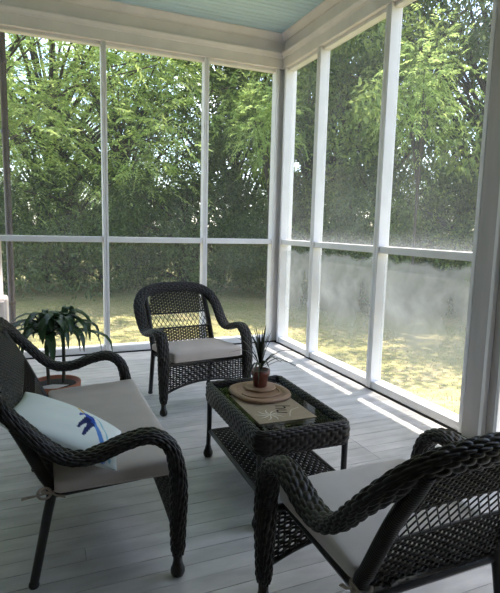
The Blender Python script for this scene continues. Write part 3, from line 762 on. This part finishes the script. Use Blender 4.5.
TR_ = [  # phi, dist, proto, material, scale, zscale, label
    (-7, 18.0, 'PIN', L_mid, 1.05, 1.0, 'feathery-leaved tree past the left edge of the back screens'),
    (0.5, 18.9, 'PIN', L_bright, 1.05, 1.05, 'tall feathery light green tree beside the brown pipe'),
    (9.5, 18.6, 'PIN2', L_bright, 1.05, .90, 'sunny feathery tree filling the middle of the back screens'),
    (16.5, 21.0, 'BRD', L_far, .92, .92, 'tall dark tree behind the sunny feathery tree'),
    (21.5, 19.5, 'BRD2', L_dark, .95, 1.0, 'dark leafy tree seen above the corner armchair'),
    (28.0, 19.0, 'BRD', L_dark, 1.0, 1.05, 'dark tree seen through the narrow screen beside the corner'),
    (32.5, 18.0, 'BRD2', L_mid, .95, 1.05, 'green tree seen through the second screen from the corner'),
    (40.6, 11.8, 'PIN3', L_bright, .64, 1.42, 'small yellow-green tree in front of the darker trees at the right'),
    (24.8, 13.0, 'PIN3', L_bright, .62, 1.36, 'slender yellow-green tree beside the corner post'),
    (37.5, 19.5, 'BRD', L_dark, 1.05, 1.1, 'tall dark tree behind the small yellow-green tree'),
    (44.0, 18.0, 'BRD2', L_far, 1.0, 1.1, 'tall loose-crowned tree next to the wide porch post'),
    (50.5, 16.0, 'BRD', L_mid, 1.0, 1.1, 'tree half hidden by the wide porch post'),
    (59, 15.0, 'BRD2', L_dark, 1.0, 1.1, 'tree beyond the wide porch post'),
]
KEYS = dict(PIN3=PIN3, PIN=PIN, PIN2=PIN2, BRD=BRD, BRD2=BRD2, SHR=SHR)
for i, (ph, ds, key, mt, sc, zs, lb) in enumerate(TR_):
    grow('feathery_tree' if key.startswith('PIN') else 'leafy_tree', 'tree', lb, ph, ds, key, mt, sc, -math.radians(ph) + .5 * math.sin(i * 2.7), KEYS[key], 'trees around the yard', zs)
for i, ph in enumerate((-10, 3, 14, 24, 33, 43, 54)):
    grow('distant_tree', 'tree', 'tall dark tree in the row at the far end of the yard', ph, 29 + 3 * (i % 3), ('BRD', 'BRD2')[i % 2], (L_dark, L_far)[i % 2], (.85, 1.15)[ph > 15], i * 2.3, KEYS[('BRD', 'BRD2')[i % 2]], 'far row of trees')
for i, ph in enumerate((-9, -5, -1, 3, 7, 11, 15, 19, 23, 27)):
    grow('hedge_shrub', 'shrub', 'dense dark green shrub in the row across the back of the lawn', ph, 16.4 + .8 * (i % 3), 'SHR', (L_dark, L_far, L_mid)[i % 3], 1.0 + .12 * (i % 4), i * 1.3, SHR, 'shrubs along the back of the lawn', 1., 'stem')
for i, ph in enumerate((31, 34.5, 38, 41.5, 45, 49, 53, 58)):
    grow('bushy_shrub', 'shrub', 'leafy shrub at the edge of the lawn behind the dusty right screens', ph, 14.6 + .8 * (i % 2), 'SHR', (L_dark, L_mid, L_far)[i % 3], 1.0 + .15 * (i % 3), i * 1.7 + .5, SHR, 'shrubs along the right of the lawn', 1., 'stem')

# ------------------------------------------------------------------ light
sc = bpy.context.scene
w = bpy.data.worlds.new('sky'); sc.world = w; w.use_nodes = True; nt = w.node_tree; bg = nt.nodes['Background']
sk = nt.nodes.new('ShaderNodeTexSky'); sk.sky_type = 'NISHITA'; sk.sun_disc = False; sk.sun_elevation = math.radians(62); sk.sun_rotation = math.radians(60); sk.air_density = 1.0; sk.dust_density = 1.2
tc = nt.nodes.new('ShaderNodeTexCoord'); no = nt.nodes.new('ShaderNodeTexNoise'); no.inputs['Scale'].default_value = 4.5; no.inputs['Detail'].default_value = 7
nt.links.new(tc.outputs['Generated'], no.inputs['Vector'])
mr = nt.nodes.new('ShaderNodeMapRange'); mr.interpolation_type = 'SMOOTHSTEP'; mr.inputs[1].default_value = .52; mr.inputs[2].default_value = .72; nt.links.new(no.outputs['Fac'], mr.inputs[0])
mx = nt.nodes.new('ShaderNodeMix'); mx.data_type = 'RGBA'; nt.links.new(mr.outputs[0], mx.inputs[0]); nt.links.new(sk.outputs[0], mx.inputs[6]); mx.inputs[7].default_value = (7.5, 7.8, 8.2, 1)
nt.links.new(mx.outputs[2], bg.inputs['Color']); bg.inputs['Strength'].default_value = .40
sun = bpy.data.lights.new('sun', 'SUN'); so_ = bpy.data.objects.new('sun', sun); C.objects.link(so_)
sun.energy = 4.8; sun.angle = math.radians(.55); sun.color = (1, .95, .86)
el = math.radians(79); dv = Vector((-.89 * math.cos(el), -.45 * math.cos(el), -math.sin(el))); so_.rotation_euler = dv.to_track_quat('-Z', 'Y').to_euler()
so_.location = (4, 4, 12)
sc.view_settings.view_transform = 'Standard'; sc.view_settings.look = 'None'; sc.view_settings.gamma = 1; sc.view_settings.use_curve_mapping = False
sc.view_settings.exposure = 1.0
sc.cycles.transparent_max_bounces = 16; sc.cycles.max_bounces = 10; sc.cycles.diffuse_bounces = 5
sc.cycles.use_denoising = True
